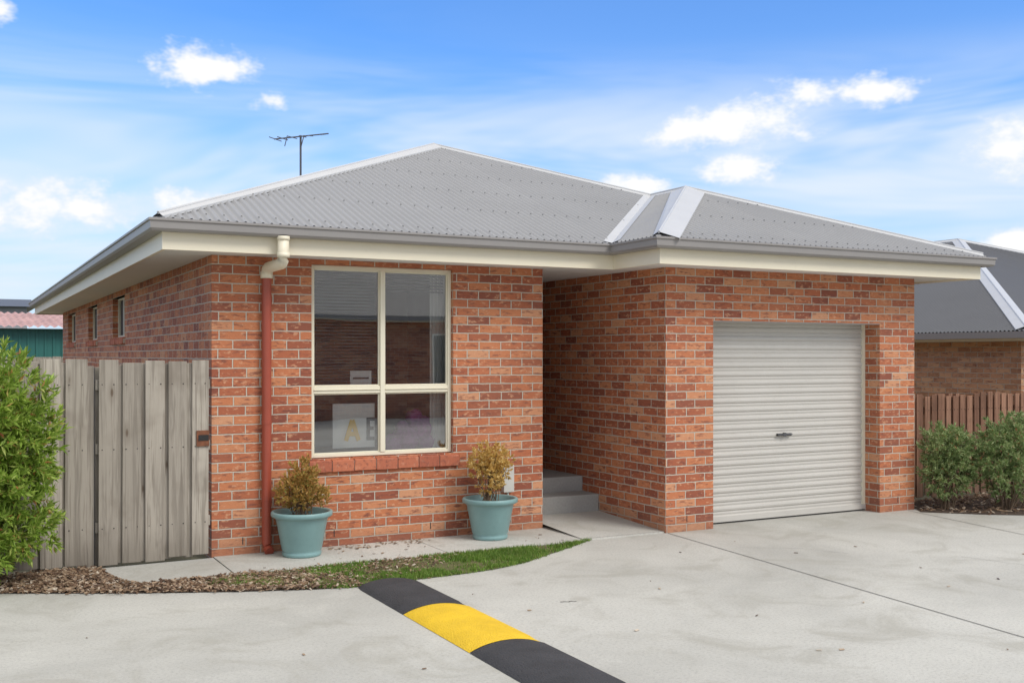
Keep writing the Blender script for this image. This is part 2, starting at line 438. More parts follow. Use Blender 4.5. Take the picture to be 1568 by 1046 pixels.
for (cx,cz,rr) in ((4.06,.98,.15),(4.20,1.08,.14),(3.93,.93,.11),(4.26,.95,.11),(4.15,1.2,.08),(4.02,1.1,.07)):
    pu.lathe((cx,YF+.30,cz),[(rr*math.sin(t),-rr*math.cos(t)) for t in [math.pi*k/12 for k in range(13)]],PURP,18)
o=pu.obj('purple_cushion',house,True)
t=bpy.data.textures.new('cl','CLOUDS'); t.noise_scale=.06
dm=o.modifiers.new('d','DISPLACE'); dm.texture=t; dm.strength=.06
for k,s_ in enumerate(side):
    f=MB(); a,b_,c,d=s_; X=XL+.075
    f.box((X,a,c),(X+.035,a+.05,d),CREAMF); f.box((X,b_-.05,c),(X+.035,b_,d),CREAMF)
    f.box((X+.001,a+.05,c),(X+.035,b_-.05,c+.03),CREAMF); f.box((X+.001,a+.05,d-.03),(X+.035,b_-.05,d),CREAMF)
    f.box((X-.003,(a+b_)/2-.035,c+.03),(X+.035,(a+b_)/2+.035,d-.03),CREAMF)
    f.face([(X+.03,a,c),(X+.03,b_,c),(X+.03,b_,d),(X+.03,a,d)],BLK)
    f.obj('side_window_%d'%(k+1),house)
# roller door
dmb=MB(); y=YG+.25
prof=[]; z=.03; pitch=.098
while z<2.24:
    for (dz,dy) in ((0,0),(.010,-.012),(.028,-.016),(.046,-.012),(.056,0),(.066,.0),(.072,-.005),(.086,-.005),(.092,0)):
        prof.append((z+dz,y+dy))
    z+=pitch
V=[];F=[]
for zz,yy in prof: V+= [(7.06,yy,zz),(9.58,yy,zz)]
for i in range(len(prof)-1): F.append((2*i,2*i+1,2*i+3,2*i+2))
dmb.rawfaces(V,F,DOOR); dmb.obj('roller_door',house)
dd=MB()
dd.box((7.10,y-.035,.012),(9.54,y+.01,.075),DOOR)
dd.box((7.12,y-.036,.012),(9.52,y-.02,.018),BLK)
dd.box((9.50,y-.03,.01),(9.538,y-.001,2.195),CREAMF); dd.box((7.102,y-.03,.01),(7.14,y-.001,2.195),CREAMF)
dd.obj('roller_door_tracks',house)
dh=MB(); cx=8.28
dh.box((cx-.10,y-.034,.925),(cx-.02,y-.017,.952),BLK); dh.box((cx+.03,y-.034,.925),(cx+.11,y-.017,.952),BLK)
dh.tube([(cx-.1,y-.045,.94),(cx+.11,y-.045,.94)],.006,ALU,8); dh.tube([(cx+.005,y-.05,.94),(cx+.005,y-.018,.94)],.022,ALU,16)
dh.obj('roller_door_lock',house)
st=MB()
st.box((XE+.002,10.17,-.05),(XGL-.002,10.52,.26),STEP); st.box((XE+.002,10.52,-.05),(XGL-.002,12.6,.43),STEP)
o=st.obj('entry_steps',house); bevel(o,.012,2)
en=MB(); en.box((XE+.1,12.55,.43),(XGL-.1,12.59,2.5),simple('entry_door_paint',(.12,.12,.12),.4)); en.obj('entry_door',house)

path=[(1.54,9.22),(6.05,9.22),(6.05,8.40),(10.64,8.40),(10.64,25.2),(1.54,25.2)]
fa=MB(); fa.sweep(path,[(0,2.722),(0,2.93),(-.03,2.93),(-.03,2.722)],CREAM); fa.obj('fascia',house)
gu=MB()
gu.sweep(path,[(.002,2.868),(.095,2.868),(.112,2.888),(.115,2.945),(.128,2.952),(.128,2.970),(.112,2.974),(.104,2.95),(.1,2.885),(.004,2.885),(.004,2.96),(.002,2.96)],GUT)
gu.obj('gutter',house)
so=MB()
so.face([(1.55,9.23,2.7425),(6.06,9.23,2.7425),(6.06,25.1,2.7425),(1.55,25.1,2.7425)],SOFF)
so.face([(6.06,8.41,2.7425),(10.62,8.41,2.7425),(10.62,25.1,2.7425),(6.06,25.1,2.7425)],SOFF)
so.obj('soffit',house)
ZE=2.955; XRE=10.76
zl=lambda x,y:ZE+.40*(x-1.42); zf=lambda x,y:ZE+.40*(y-9.10)
zr=lambda x,y:ZE+.377*(XRE-x); zb=lambda x,y:ZE+.40*(25.32-y)
zgl=lambda x,y:ZE+.437*(x-5.93); zgf=lambda x,y:ZE+.39*(y-8.28)
xr_=(XRE*.377+1.42*.4)/.777; zp=zl(xr_,0); yp=9.10+(zp-ZE)/.4; yb=25.32-(zp-ZE)/.4
gx=(XRE*.377+5.93*.437)/.814; gz=zgl(gx,0); gy=8.28+(gz-ZE)/.39; gyb=9.10+(gz-ZE)/.4
e=.05
rf=MB()
corr(rf,[(1.42+e,9.10+e),(5.95,9.10+e),(gx,gyb),(xr_,yp)],zf,'y',ROOF)
corr(rf,[(1.42+e,9.10+e),(xr_,yp),(xr_,yb),(1.42+e,25.32-e)],zl,'x',ROOF,sub=4)
corr(rf,[(XRE-e,8.28+e),(gx,gy),(gx,gyb),(xr_,yp),(xr_,yb),(XRE-e,25.32-e)],zr,'x',ROOF,sub=4)
corr(rf,[(1.42+e,25.32-e),(xr_,yb),(XRE-e,25.32-e)],zb,'y',ROOF,sub=4)
corr(rf,[(5.93+e,8.28+e),(gx,gy),(gx,gyb),(5.95+e,9.10+e)],zgl,'x',ROOF)
corr(rf,[(5.93+e,8.28+e),(XRE-e,8.28+e),(gx,gy)],zgf,'y',ROOF)
rf.obj('corrugated_roof',house,True)
cp=MB(); k=.15; t_=.045
capstrip(cp,(1.50,9.18),(xr_,yp),zf,zl,(k*.6,-k*.6),(-k,k),CAP,sa=.35,sb=.25)
capstrip(cp,(xr_,yp),(gx,gyb),zf,zr,(-t_,-t_),(k,k),CAP,.018)
capstrip(cp,(xr_,yp),(xr_,yb),zl,zr,(-.2,0),(.2,0),CAP)
capstrip(cp,(gx,gyb),(gx,gy),zgl,zr,(-.06,0),(.2,0),CAP,.018)
capstrip(cp,(6.01,8.36),(gx,gy),zgf,zgl,(k*1.3,-k),(-k*.8,k),CAP,sa=.8,sb=.3)
capstrip(cp,(XRE-.1,8.38),(gx,gy),zgf,zr,(-t_,-t_),(k,k),CAP,.018,sb=.2)
capstrip(cp,(1.53,25.2),(xr_,yb),zb,zl,(k,k),(-k,-k),CAP,sa=.3,sb=.3)
capstrip(cp,(XRE-.1,25.2),(xr_,yb),zb,zr,(-k,k),(k,-k),CAP,sa=.3,sb=.3)
cp.obj('hip_and_ridge_caps',house)
va=MB()
for (ox,oy,f_) in ((-.06,.06,zf),(.06,-.06,zgl)):
    p=(5.98,9.14);q=(gx,gyb)
    va.face([(p[0],p[1],zf(*p)+.016),(q[0],q[1],zf(*q)+.016),(q[0]+ox,q[1]+oy,f_(q[0]+ox,q[1]+oy)+.017),(p[0]+ox,p[1]+oy,f_(p[0]+ox,p[1]+oy)+.017)],CAP)
va.obj('valley_flashing',house)
sc=MB()
def inside(poly,x,y):
    c=False
    for i in range(len(poly)):
        a=poly[i];b=poly[i-1]
        if (a[1]>y)!=(b[1]>y) and x<(b[0]-a[0])*(y-a[1])/(b[1]-a[1])+a[0]: c=not c
    return c
SCR=simple('screw_head',(.20,.20,.20),.5)
for poly,f_,y00 in (([(1.5,9.15),(5.95,9.15),(gx,gyb),(xr_,yp)],zf,9.3),([(5.95,8.33),(10.6,8.33),(gx,gy)],zgf,8.48)):
    x=math.ceil(1.42/.076)*.076+.019
    while x<10.7:
        for j in range(6):
            yy=y00+j*.82
            if inside(poly,x,yy): sc.box((x-.006,yy-.006,f_(x,yy)+.010),(x+.006,yy+.006,f_(x,yy)+.020),SCR)
        x+=.152
sc.obj('roof_screws',house)
dp=MB()
dp.tube([(2.54,YF-.055,2.64),(2.54,YF-.055,.1),(2.545,YF-.075,.06),(2.55,YF-.12,.035)],.043,TERRA,20)
for zz in (2.3,1.2,.5): dp.tube([(2.54,YF-.055,zz),(2.54,YF-.055,zz+.03)],.047,TERRA,20)
dp.obj('downpipe',house,False)
de=MB()
de.tube([(2.55,9.14,2.875),(2.55,9.14,2.70),(2.55,9.155,2.665),(2.55,9.19,2.64),(2.54,9.60,2.635),(2.54,9.65,2.62),(2.54,YF-.055,2.58)],.05,CREAM,20)
de.tube([(2.55,9.14,2.875),(2.55,9.14,2.84)],.056,CREAM,20); de.tube([(2.55,9.14,2.73),(2.55,9.14,2.69)],.056,CREAM,20)
de.tube([(2.54,YF-.055,2.60),(2.54,YF-.055,2.54)],.056,CREAM,20)
de.obj('downpipe_elbow',house,True)
mt=MB(); mt.box((5.0,YF-.06,.42),(5.12,YF-.002,.70),METER); mt.tube([(5.06,YF-.03,.42),(5.06,YF-.03,.0)],.012,METER,8)
o=mt.obj('meter_box',house); bevel(o,.008,2)
an=MB(); ax,ay=4.52,15.27; zt=5.08
an.tube([(ax,ay,4.15),(ax,ay,zt)],.016,ALU,8)
d=Vector((.80,-.50,0)).normalized(); b0=Vector((ax,ay,zt-.03)); pe=Vector((.5,.8,.0)).normalized()
an.tube([b0-d*.40+Vector((0,0,-.02)),b0+d*.42+Vector((0,0,.05))],.010,ALU,6)
for i,tt in enumerate([-.38,-.27,-.12,.03,.14,.34]):
    L=.30-.035*i; q=b0+d*tt+Vector((0,0,.01+tt*.08))
    an.tube([q-pe*L-Vector((0,0,.03)),q+pe*L+Vector((0,0,.03))],.007,ALU,6)
for q0 in (-.2,.05):
    q=b0+d*q0; an.tube([q+Vector((0,0,.03)),q+Vector((-.04,.0,-.13))],.007,ALU,6)
an.obj('tv_antenna')

# ================================================================== generic simple house
def simple_house(name,x0,y0,x1,y1,ze,slope,wallm,roofm,ov=.45,cw=.10):
    H=empty(name); m=MB()
    wall(m,'x',y0+ov,x0+ov,x1-ov,-.6,ze-.1,wallm); wall(m,'x',y1-ov,x0+ov,x1-ov,-.6,ze-.1,wallm)
    wall(m,'y',x0+ov,y0+ov,y1-ov,-.6,ze-.1,wallm); wall(m,'y',x1-ov,y0+ov,y1-ov,-.6,ze-.1,wallm)
    m.obj('walls',H)
    P=[(x0+.1,y0+.1),(x1-.1,y0+.1),(x1-.1,y1-.1),(x0+.1,y1-.1)]
    g=MB(); g.sweep(P,[(0,ze-.14),(0,ze-.04),(-.03,ze-.04),(-.03,ze-.14)],CREAM); g.sweep(P,[(.002,ze-.10),(.1,ze-.10),(.11,ze+.005),(.002,ze+.003)],GUT)
    g.face([(x0+.11,y0+.11,ze-.12),(x1-.11,y0+.11,ze-.12),(x1-.11,y1-.11,ze-.12),(x0+.11,y1-.11,ze-.12)],SOFF); g.obj('eaves',H)
    hw=min(x1-x0,y1-y0)/2
    fl=lambda x,y:ze+slope*(x-x0); fr=lambda x,y:ze+slope*(x1-x); ff=lambda x,y:ze+slope*(y-y0); fb=lambda x,y:ze+slope*(y1-y)
    q=MB(); c=MB(); e=.04
    if x1-x0<y1-y0: a=((x0+x1)/2,y0+hw); b=((x0+x1)/2,y1-hw)
    else: a=(x0+hw,(y0+y1)/2); b=(x1-hw,(y0+y1)/2)
    X0,Y0,X1,Y1=x0+e,y0+e,x1-e,y1-e
    if x1-x0<y1-y0:
        corr(q,[(X0,Y0),(X1,Y0),a],ff,'y',roofm,sub=4); corr(q,[(X0,Y1),b,(X1,Y1)],fb,'y',roofm,sub=4)
        corr(q,[(X0,Y0),a,b,(X0,Y1)],fl,'x',roofm,sub=4); corr(q,[(X1,Y0),a,b,(X1,Y1)],fr,'x',roofm,sub=4)
        capstrip(c,a,b,fl,fr,(-.12,0),(.12,0),CAP)
        capstrip(c,(X0+.1,Y0+.1),a,ff,fl,(cw,-cw),(-cw,cw),CAP); capstrip(c,(X1-.1,Y0+.1),a,ff,fr,(-cw,-cw),(cw,cw),CAP)
    else:
        corr(q,[(X0,Y0),(X1,Y0),b,a],ff,'y',roofm,sub=4); corr(q,[(X0,Y1),a,b,(X1,Y1)],fb,'y',roofm,sub=4)
        corr(q,[(X0,Y0),a,(X0,Y1)],fl,'x',roofm,sub=4); corr(q,[(X1,Y0),b,(X1,Y1)],fr,'x',roofm,sub=4)
        capstrip(c,a,b,ff,fb,(0,-.2),(0,.2),CAP)
        capstrip(c,(X0,Y1),a,fb,fl,(.16,.16),(-.16,-.16),CAP); capstrip(c,(X1,Y1),b,fb,fr,(-.16,.16),(.16,-.16),CAP)
    q.obj('roof',H,True); c.obj('roof_caps',H)
    return H
h2=simple_house('brick_house',14.5,10.6,28.5,30,2.2,.345,BR2,ROOFD)
h3=simple_house('brick_house',2.5,-19,22,-8.5,2.95,.4,BR,ROOFD)
wd=MB(); fy=-8.93
for (a,b_) in ((7,8.6),(12.4,14.2),(17,18.2)):
    wd.box((a,fy-.03,.9),(b_,fy+.02,2.5),CREAMF); wd.box((a+.05,fy+.015,.95),((a+b_)/2-.02,fy+.03,2.45),BLK); wd.box(((a+b_)/2+.02,fy+.015,.95),(b_-.05,fy+.03,2.45),BLK)
wd.obj('windows',h3)

# ================================================================== fences
def fence(name,p,q,h,m,bw=.2,gap=.035,hv=.012,parent=None,zb=.03,thick=.016,rails=True,tilt=.005):
    mb=MB(); P=Vector((p[0],p[1],0)); Q=Vector((q[0],q[1],0)); L=(Q-P).length; d=(Q-P)/L
    ang=math.atan2(d.y,d.x); n=max(1,round(L/(bw+gap))); st=L/n
    for i in range(n):
        c=P+d*(st*(i+.5)); wdt=st-gap+random.uniform(-.014,.014)
        M=Matrix.Translation(c)@Matrix.Rotation(ang,4,'Z')@Matrix.Rotation(random.uniform(-tilt,tilt),4,'Y')@Matrix.Rotation(random.uniform(-.06,.06),4,'Z')
        mb.box((-wdt/2,-.026,zb+random.uniform(-.02,.02)),(wdt/2,-.026+thick,h+random.uniform(-hv,hv)),m,M)
        if i<n-1 and gap>.01:
            M=Matrix.Translation(c+d*st/2)@Matrix.Rotation(ang,4,'Z')
            mb.box((-gap*1.2,.003,zb),(gap*1.2,.014,h+random.uniform(-hv,hv)-.02),m,M)
        M=Matrix.Translation(c)@Matrix.Rotation(ang,4,'Z')
        if rails:
            for z in (.34,h*.55+.04,h-.2):
                for xx in (-wdt*.3,wdt*.3): mb.box((xx-.005,-.0305,z-.005),(xx+.005,-.021,z+.005),BLK,M)
    if rails:
        M=Matrix.Translation(P)@Matrix.Rotation(ang,4,'Z')
        for z in (.3,h*.55,h-.25): mb.box((0,.016,z),(L,.06,z+.09),m,M)
        k=0
        while k<L: mb.box((k,.062,0),(k+.09,.15,h-.05),m,M); k+=2.2
    o=mb.obj(name,parent); bevel(o,.003,1); return o
gate=empty('timber_gate')
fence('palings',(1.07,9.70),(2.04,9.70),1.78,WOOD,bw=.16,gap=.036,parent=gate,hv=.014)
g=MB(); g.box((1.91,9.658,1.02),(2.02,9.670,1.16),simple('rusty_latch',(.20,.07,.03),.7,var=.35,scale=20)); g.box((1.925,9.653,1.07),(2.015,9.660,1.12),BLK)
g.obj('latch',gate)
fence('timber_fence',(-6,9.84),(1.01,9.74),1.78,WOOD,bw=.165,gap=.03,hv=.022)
p=MB(); p.box((1.0,9.74,0),(1.06,9.80,1.74),WOOD); p.obj('gate_post',gate)
fence('timber_fence',(10.13,9.5),(14.4,9.5),1.33,WOODB,bw=.105,gap=.03,hv=.03)
fence('timber_fence',(-6,9.9),(-6,30),1.8,WOOD,bw=.2,rails=False)
fence('timber_fence',(-6,30),(14,30),1.8,WOOD,bw=.2,rails=False)

TEAL=simple('teal_colorbond',(.03,.16,.14),.5)
S=empty('garden_shed'); m=MB()
m.box((-9,31,0),(3.5,36,2.55),TEAL); 
for i in range(60): m.box((-9+i*.21,30.97,0),(-8.95+i*.21,30.998,2.53),TEAL)
m.obj('walls',S)
m=MB(); corr(m,[(-9.2,30.6),(3.7,30.6),(3.7,36.2),(-9.2,36.2)],lambda x,y:2.60+.10*(y-30.6),'y',simple('faded_red_roof_sheet',(.55,.33,.30),.7,var=.35,scale=1.5),pitch=.2,amp=.03,sub=4)
m.obj('roof',S,True)
fs=MB(); GREYW=simple('far_grey_cladding',(.33,.34,.36),.7)
fs.box((-16,40,0),(2.2,46,3.5),GREYW)
fs.rawfaces([(-16.3,39.7,3.5),(2.5,39.7,3.5),(2.5,46.3,3.5),(-16.3,46.3,3.5),(-16.3,43,3.9),(2.5,43,3.9)],[(0,1,5,4),(3,4,5,2),(0,4,3),(1,2,5),(0,3,2,1)],ROOFD)
fs.obj('far_building')

# ================================================================== ground
ROCK=simple('ground_earth',(.2,.19,.11),.95,var=.25,scale=1.5)
gm=MB(); gm.face([(-600,-600,-.02),(600,-600,-.02),(600,600,-.02),(-600,600,-.02)],ROCK); gm.obj('ground')
dr=MB(); dr.face([(-20,-8.8,0),(16,-8.8,0),(16,9.45,0),(-20,9.45,0)],CONC)
dr.obj('driveway')
JT=simple('joint_filler',(.12,.115,.105),.9)
def strip(mb,p,q,wd,z,m):
    a=Vector(p);b=Vector(q);d=(b-a).normalized();n=Vector((-d.y,d.x))*wd/2
    mb.face([(a.x-n.x,a.y-n.y,z),(b.x-n.x,b.y-n.y,z),(b.x+n.x,b.y+n.y,z),(a.x+n.x,a.y+n.y,z)],m)
j=MB()
strip(j,(6.50,8.88),(5.85,1.0),.010,.004,JT); strip(j,(9.96,8.86),(9.3,5.0),.010,.004,JT)
strip(j,(-20,3.9),(5.95,3.0),.010,.0045,JT)
def crack(mb,pts,wd=.005):
    P=[Vector(p) for p in pts]; q=[P[0]]
    for a,b in zip(P,P[1:]):
        for k in range(1,9): q.append(a.lerp(b,k/8)+Vector((random.uniform(-.012,.012),random.uniform(-.012,.012))))
    for a,b in zip(q,q[1:]): strip(mb,a,b,wd*random.uniform(.5,1.2),.003,JT)
crack(j,[(6.6,7.9),(7.1,7.6),(7.3,7.2)],.004); crack(j,[(8.1,6.6),(8.3,6.0)],.004)
crack(j,[(3.98,6.78),(4.10,6.74)],.012)
j.obj('driveway_joints')
pa=MB()
def slab(x0,y0,x1,y1,z=.012): pa.box((x0,y0,-.05),(x1,y1,z),CONC2)
slab(2.07,8.86,4.02,YF-.001); slab(4.03,8.86,5.49,YF-.001); slab(5.497,8.92,6.48,10.17,.014)
pa.face([(1.10,9.66,.008),(1.22,8.98,.008),(1.35,8.86,.008),(2.06,8.86,.008),(2.06,9.69,.008)],CONC2)
o=pa.obj('footpath')
ra=MB(); ra.face([(5.50,8.95,.0155),(6.48,8.95,.0155),(6.48,10.168,.07),(5.50,10.168,.07)],CONC2); ra.obj('entry_ramp')
def pts_in(poly,n,z=0):
    xs=[p[0] for p in poly];ys=[p[1] for p in poly];o=[]
    while len(o)<n:
        x=random.uniform(min(xs),max(xs));y=random.uniform(min(ys),max(ys))
        if inside(poly,x,y): o.append((x,y))
    return o
mulch=[(-6,9.80),(-6,9.6),(-.9,9.52),(.30,9.03),(1.19,8.56),(1.94,8.23),(2.5,8.03),(2.87,7.95),(2.8,8.4),(2.2,8.855),(1.34,8.855),(1.2,8.97),(1.08,9.66),(1.03,9.72)]
lawn=[(2.75,7.96),(3.34,8.0),(3.75,8.02),(4.09,8.07),(4.45,8.2),(4.76,8.39),(5.2,8.66),(5.61,8.93),(5.5,8.91),(5.49,8.858),(1.9,8.858),(1.75,8.6),(1.95,8.3)]
mm=MB(); mm.face([(x,y,.004) for x,y in mulch],SOIL); 
def chips(mb,pts,m,s0,s1):
    for x,y in pts:
        L=random.uniform(s0,s1);w_=L*random.uniform(.2,.5)
        M=Matrix.Translation((x,y,.008+random.random()*.022))@Matrix.Rotation(random.random()*6.28,4,'Z')@Matrix.Rotation(random.uniform(-.4,.4),4,'X')@Matrix.Rotation(random.uniform(-.4,.4),4,'Y')
        mb.box((-L/2,-w_/2,-.003),(L/2,w_/2,.003),m,M)
chips(mm,pts_in([p for p in mulch if p[0]>-2]+[( -1.5,9.75)],5000),MULCHM,.015,.055)
chips(mm,[(x,y) for x,y in pts_in([(1.5,8.86),(4.2,8.86),(3.4,8.15),(2.6,8.0),(1.6,8.4)],1300)],MULCHM,.01,.035)
chips(mm,[(x,y-.03) for x,y in pts_in([(-.5,9.38),(.3,9.0),(1.19,8.5),(2.87,7.88),(2.87,7.98),(1.19,8.6),(.3,9.06),(-.5,9.45)],160)],MULCHM,.01,.03)
mm.obj('mulch')
gr=MB(); gr.face([(x,y,.006) for x,y in lawn],simple('lawn_soil',(.14,.13,.055),.95,var=.35,scale=12))
gpts=[]
from mathutils import noise as mn
for x,y in pts_in(lawn,44000):
    dn=mn.noise(Vector((x*2.2,y*2.2,1.7)))+.45*mn.noise(Vector((x*9,y*9,4)))
    if x<3.0: dn-= (3.0-x)*.6
    if x>3.4: dn+=.12
    if dn>-.20+random.uniform(-.15,.15): gpts.append((x+random.gauss(0,.012),y+random.gauss(0,.018)))
for x,y in pts_in(lawn,3000): 
    if random.random()<.4: gpts.append((x,y))
V=[];F=[]
for x,y in gpts:
    a=random.random()*6.28; h=random.uniform(.010,.038); w_=.0037; l_=random.uniform(0,.03); i=len(V)
    dx,dy=math.cos(a)*w_,math.sin(a)*w_; b=random.random()*6.28
    V+=[(x-dx,y-dy,.004),(x+dx,y+dy,.004),(x+math.cos(b)*l_,y+math.sin(b)*l_,.006+h)]; F.append((i,i+1,i+2))
gr.rawfaces(V,F,GRASSM); gr.obj('grass')
bed=[(10.12,8.88),(9.99,8.70),(10.5,8.2),(11.0,7.85),(12.5,7.2),(15.9,7.0),(15.9,9.44),(10.12,9.44)]
m=MB(); m.face([(x,y,.004) for x,y in bed],SOIL); chips(m,pts_in(bed[:6]+[(13,9.4),(10.2,9.4)],1800),MULCHM,.02,.07)
m.obj('garden_bed')
m=MB()
for x,y in pts_in([(-1,4),(9,4),(9.5,8.6),(5.8,8.8),(4.6,8.1),(-1,8)],34)+pts_in([(2.2,8.9),(5.3,8.9),(5.3,9.6),(2.2,9.6)],26)+pts_in([(3.1,9.45),(4.1,9.45),(4.1,9.68),(3.1,9.68)],90):
    M=Matrix.Translation((x,y,.02 if y>8.86 else .006))@Matrix.Rotation(random.random()*6.28,4,'Z')@Matrix.Rotation(random.uniform(-.3,.3),4,'X')
    s_=random.uniform(.006,.02); m.box((-s_,-s_*.4,-.0015),(s_,s_*.4,.0015),MULCHM,M)
m.obj('fallen_leaves')

# ================================================================== speed hump
hump=empty('speed_hump')
def hseg(name,y0,y1,mat,cap1=False):
    mb=MB(); n=14; ys=[y0+(y1-y0)*k/12 for k in range(13)]
    V=[];F=[]; xa,xb=2.80,3.31
    for y in ys:
        s=1
        if cap1 and y1-y<.2: s=math.sqrt(max(.04,1-((.2-(y1-y))/.2)**2))
        e=.012 if (y in (ys[0],ys[-1]) ) else 0
        for k in range(n+1):
            u=k/n; hgt=.058*s*(math.sin(math.pi*u)**.62 if 0<u<1 else 0)
            cx=(xa+xb)/2; hw=(xb-xa)/2*(1 if not cap1 else (.75+.25*s))
            V.append((cx+(u*2-1)*hw,y,.003+max(0,hgt-e)+ (0.004 if 0<k<n else 0)))
    for i in range(12):
        for k in range(n): F.append((i*(n+1)+k,i*(n+1)+k+1,(i+1)*(n+1)+k+1,(i+1)*(n+1)+k))
    mb.rawfaces(V,F,mat)
    mb.obj(name,hump,True)
ysp=[8.02,6.96,5.87,4.78,3.69,2.6]
for i in range(5): hseg('segment_%d'%(i+1),ysp[i+1]+.004,ysp[i]-.004,RUB if i%2==0 else YEL,cap1=(i==0))

# ================================================================== plants
def leafV(V,F,p,d,L,wd):
    d=d.normalized(); r=d.cross(Vector((random.uniform(-1,1),random.uniform(-1,1),random.uniform(-1,1)))).normalized()*wd
    m_=p+d*L*.45; n=d.cross(r).normalized()*L*.08; e=p+d*L-n; i=len(V)
    V+=[tuple(p),tuple(m_+r+n),tuple(e),tuple(m_-r+n)]; F.append((i,i+1,i+2,i+3))
def shrub(name,base,blobs,nl,L,wd,lm,stems=14,up=.35,cluster=16,cr=.07,parent=None,sr=.012,gappy=.0):
    mb=MB(); B=Vector(base); vols=[b[3]*b[4]*b[5] for b in blobs]
    for k in range(stems):
        b=random.choices(blobs,vols)[0]
        t=Vector((b[0]+random.uniform(-.7,.7)*b[3],b[1]+random.uniform(-.7,.7)*b[4],b[2]+random.uniform(-.2,.7)*b[5]))
        s=B+Vector((random.uniform(-.08,.08),random.uniform(-.08,.08),-.01))
        mid=s.lerp(t,.5)+Vector((random.uniform(-.04,.04),random.uniform(-.04,.04),.03))
        mb.tube([s,mid,t],[sr,sr*.7,sr*.3],BARK,6)
    V=[];F=[]; n=nl//cluster
    for k in range(n):
        b=random.choices(blobs,vols)[0]
        u=Vector((random.gauss(0,1),random.gauss(0,1),random.gauss(0,1))).normalized()
        rr=random.random()**.42
        rr*= 1+.22*mn.noise(u*2.6+Vector((b[0]*3,0,b[2])))
        c=Vector((b[0]+u.x*b[3]*rr,b[1]+u.y*b[4]*rr,b[2]+u.z*b[5]*rr))
        if c.z<.03: continue
        if gappy and mn.noise(c*(1.1/cr)*.45)<-.16 and random.random()<gappy: continue
        ax=(u+Vector((0,0,up))+Vector((random.uniform(-.4,.4),random.uniform(-.4,.4),random.uniform(-.4,.4)))).normalized()
        tip=c+ax*cr
        for q in range(cluster):
            t_=random.random(); pp=c.lerp(tip,t_)
            d=(ax*(.4+t_)+Vector((random.gauss(0,.55),random.gauss(0,.55),random.gauss(0,.55)))).normalized()
            leafV(V,F,pp,d,L*random.uniform(.6,1.2),wd)
    mb.rawfaces(V,F,lm)
    return mb.obj(name,parent)
shrub('green_bush',(.15,9.25,0),[(.14,9.22,1.44,.50,.42,.42),(.0,9.2,1.1,.58,.45,.6),(.44,9.22,1.12,.32,.33,.36),(.16,9.2,.74,.50,.42,.40),(.05,9.2,.42,.5,.4,.30),(.46,9.2,.50,.24,.3,.24),(-.55,9.2,1.0,.6,.4,.7)],50000,.080,.0100,GREEN1,stems=26,cr=.10,sr=.016,gappy=.8)
shrub('grey_green_shrub',(10.47,8.72,0),[(10.42,8.72,.76,.27,.25,.25),(10.62,8.66,.66,.25,.25,.30),(10.45,8.72,.44,.30,.25,.27)],15000,.06,.0065,GREEN2,stems=18,sr=.01,cr=.06,gappy=.7)
shrub('grey_green_shrub',(11.1,8.4,0),[(11.1,8.40,.84,.34,.3,.28),(10.9,8.38,.56,.28,.25,.32),(11.4,8.35,.74,.34,.3,.38),(11.15,8.4,.40,.40,.3,.26),(11.9,8.4,.58,.3,.3,.4)],24000,.06,.007,GREEN2,stems=22,sr=.01,cr=.06,gappy=.7)
def potted(x,y,lm,blobs,nl):
    E=empty('potted_plant'); mb=MB()
    mb.lathe((x,y,.012),[(0,0),(.165,0),(.175,.01),(.178,.035),(.168,.045),(.18,.06),(.232,.33),(.245,.352),(.262,.356),(.276,.365),(.278,.395),(.270,.405),(.255,.405),(.243,.395),(.225,.33)],POT,48)
    mb.lathe((x,y,.012),[(0,.35),(.15,.355),(.232,.345)],SOIL,32)
    mb.obj('pot',E,True)
    shrub('foliage',(x,y,.36),[(x+a,y+b,c,d,e,f) for a,b,c,d,e,f in blobs],nl,.036,.0075,lm,stems=26,cluster=12,cr=.045,parent=E,sr=.005,up=.8,gappy=.7)
potted(2.80,9.42,ORNG,[(0,0,.60,.17,.17,.17),(.03,0,.74,.13,.12,.14),(.1,0,.53,.14,.13,.12),(-.1,0,.58,.13,.12,.15)],6000)
potted(4.72,9.42,GOLD,[(0,0,.60,.13,.13,.16),(.02,0,.80,.16,.13,.15),(-.11,0,.76,.11,.1,.15),(.12,0,.70,.12,.1,.16)],6400)

def tree(x,y,h):
    shrub('distant_tree',(x,y,0),[(x,y,h*.65,h*.32,h*.32,h*.34),(x+h*.2,y,h*.5,h*.25,h*.25,h*.25),(x-h*.22,y,h*.52,h*.22,h*.22,h*.22)],3500,.5,.12,GREEN2,stems=6,cluster=10,cr=.5,sr=.18)
for x,y,h in ((-30,60,5),(-16,66,4.5),(60,60,6),(74,50,6),(50,72,5.5)): tree(x,y,h)

# ================================================================== light & sky
SE,SA=44,152
se,sa=math.radians(SE),math.radians(SA)
wld=bpy.data.worlds.new('World'); scene.world=wld; wld.use_nodes=True
nt=wld.node_tree; N=NT(nt); bg=nt.nodes['Background']
sky=N.n('ShaderNodeTexSky',sky_type='NISHITA'); sky.sun_disc=False; sky.sun_elevation=se; sky.sun_rotation=sa
sky.air_density=1.0; sky.dust_density=.6; sky.ozone_density=2.0
ST=.13
bg.inputs[1].default_value=ST
g=N.n('ShaderNodeTexCoord').outputs['Generated']; s=N.sep(g)
az=N.m('ARCTAN2',s[0],s[1])
te=N.m('DIVIDE',s[2],N.m('SQRT',N.m('ADD',N.m('MULTIPLY',s[0],s[0]),N.m('MULTIPLY',s[1],s[1]))))
cv=N.xyz(az,te,0.0)
n1=N.noise(N.scale(cv,(9,15,1)),1.0,2,.6,.3); n2=N.noise(N.scale(cv,(34,48,1)),1.0,3,.65)
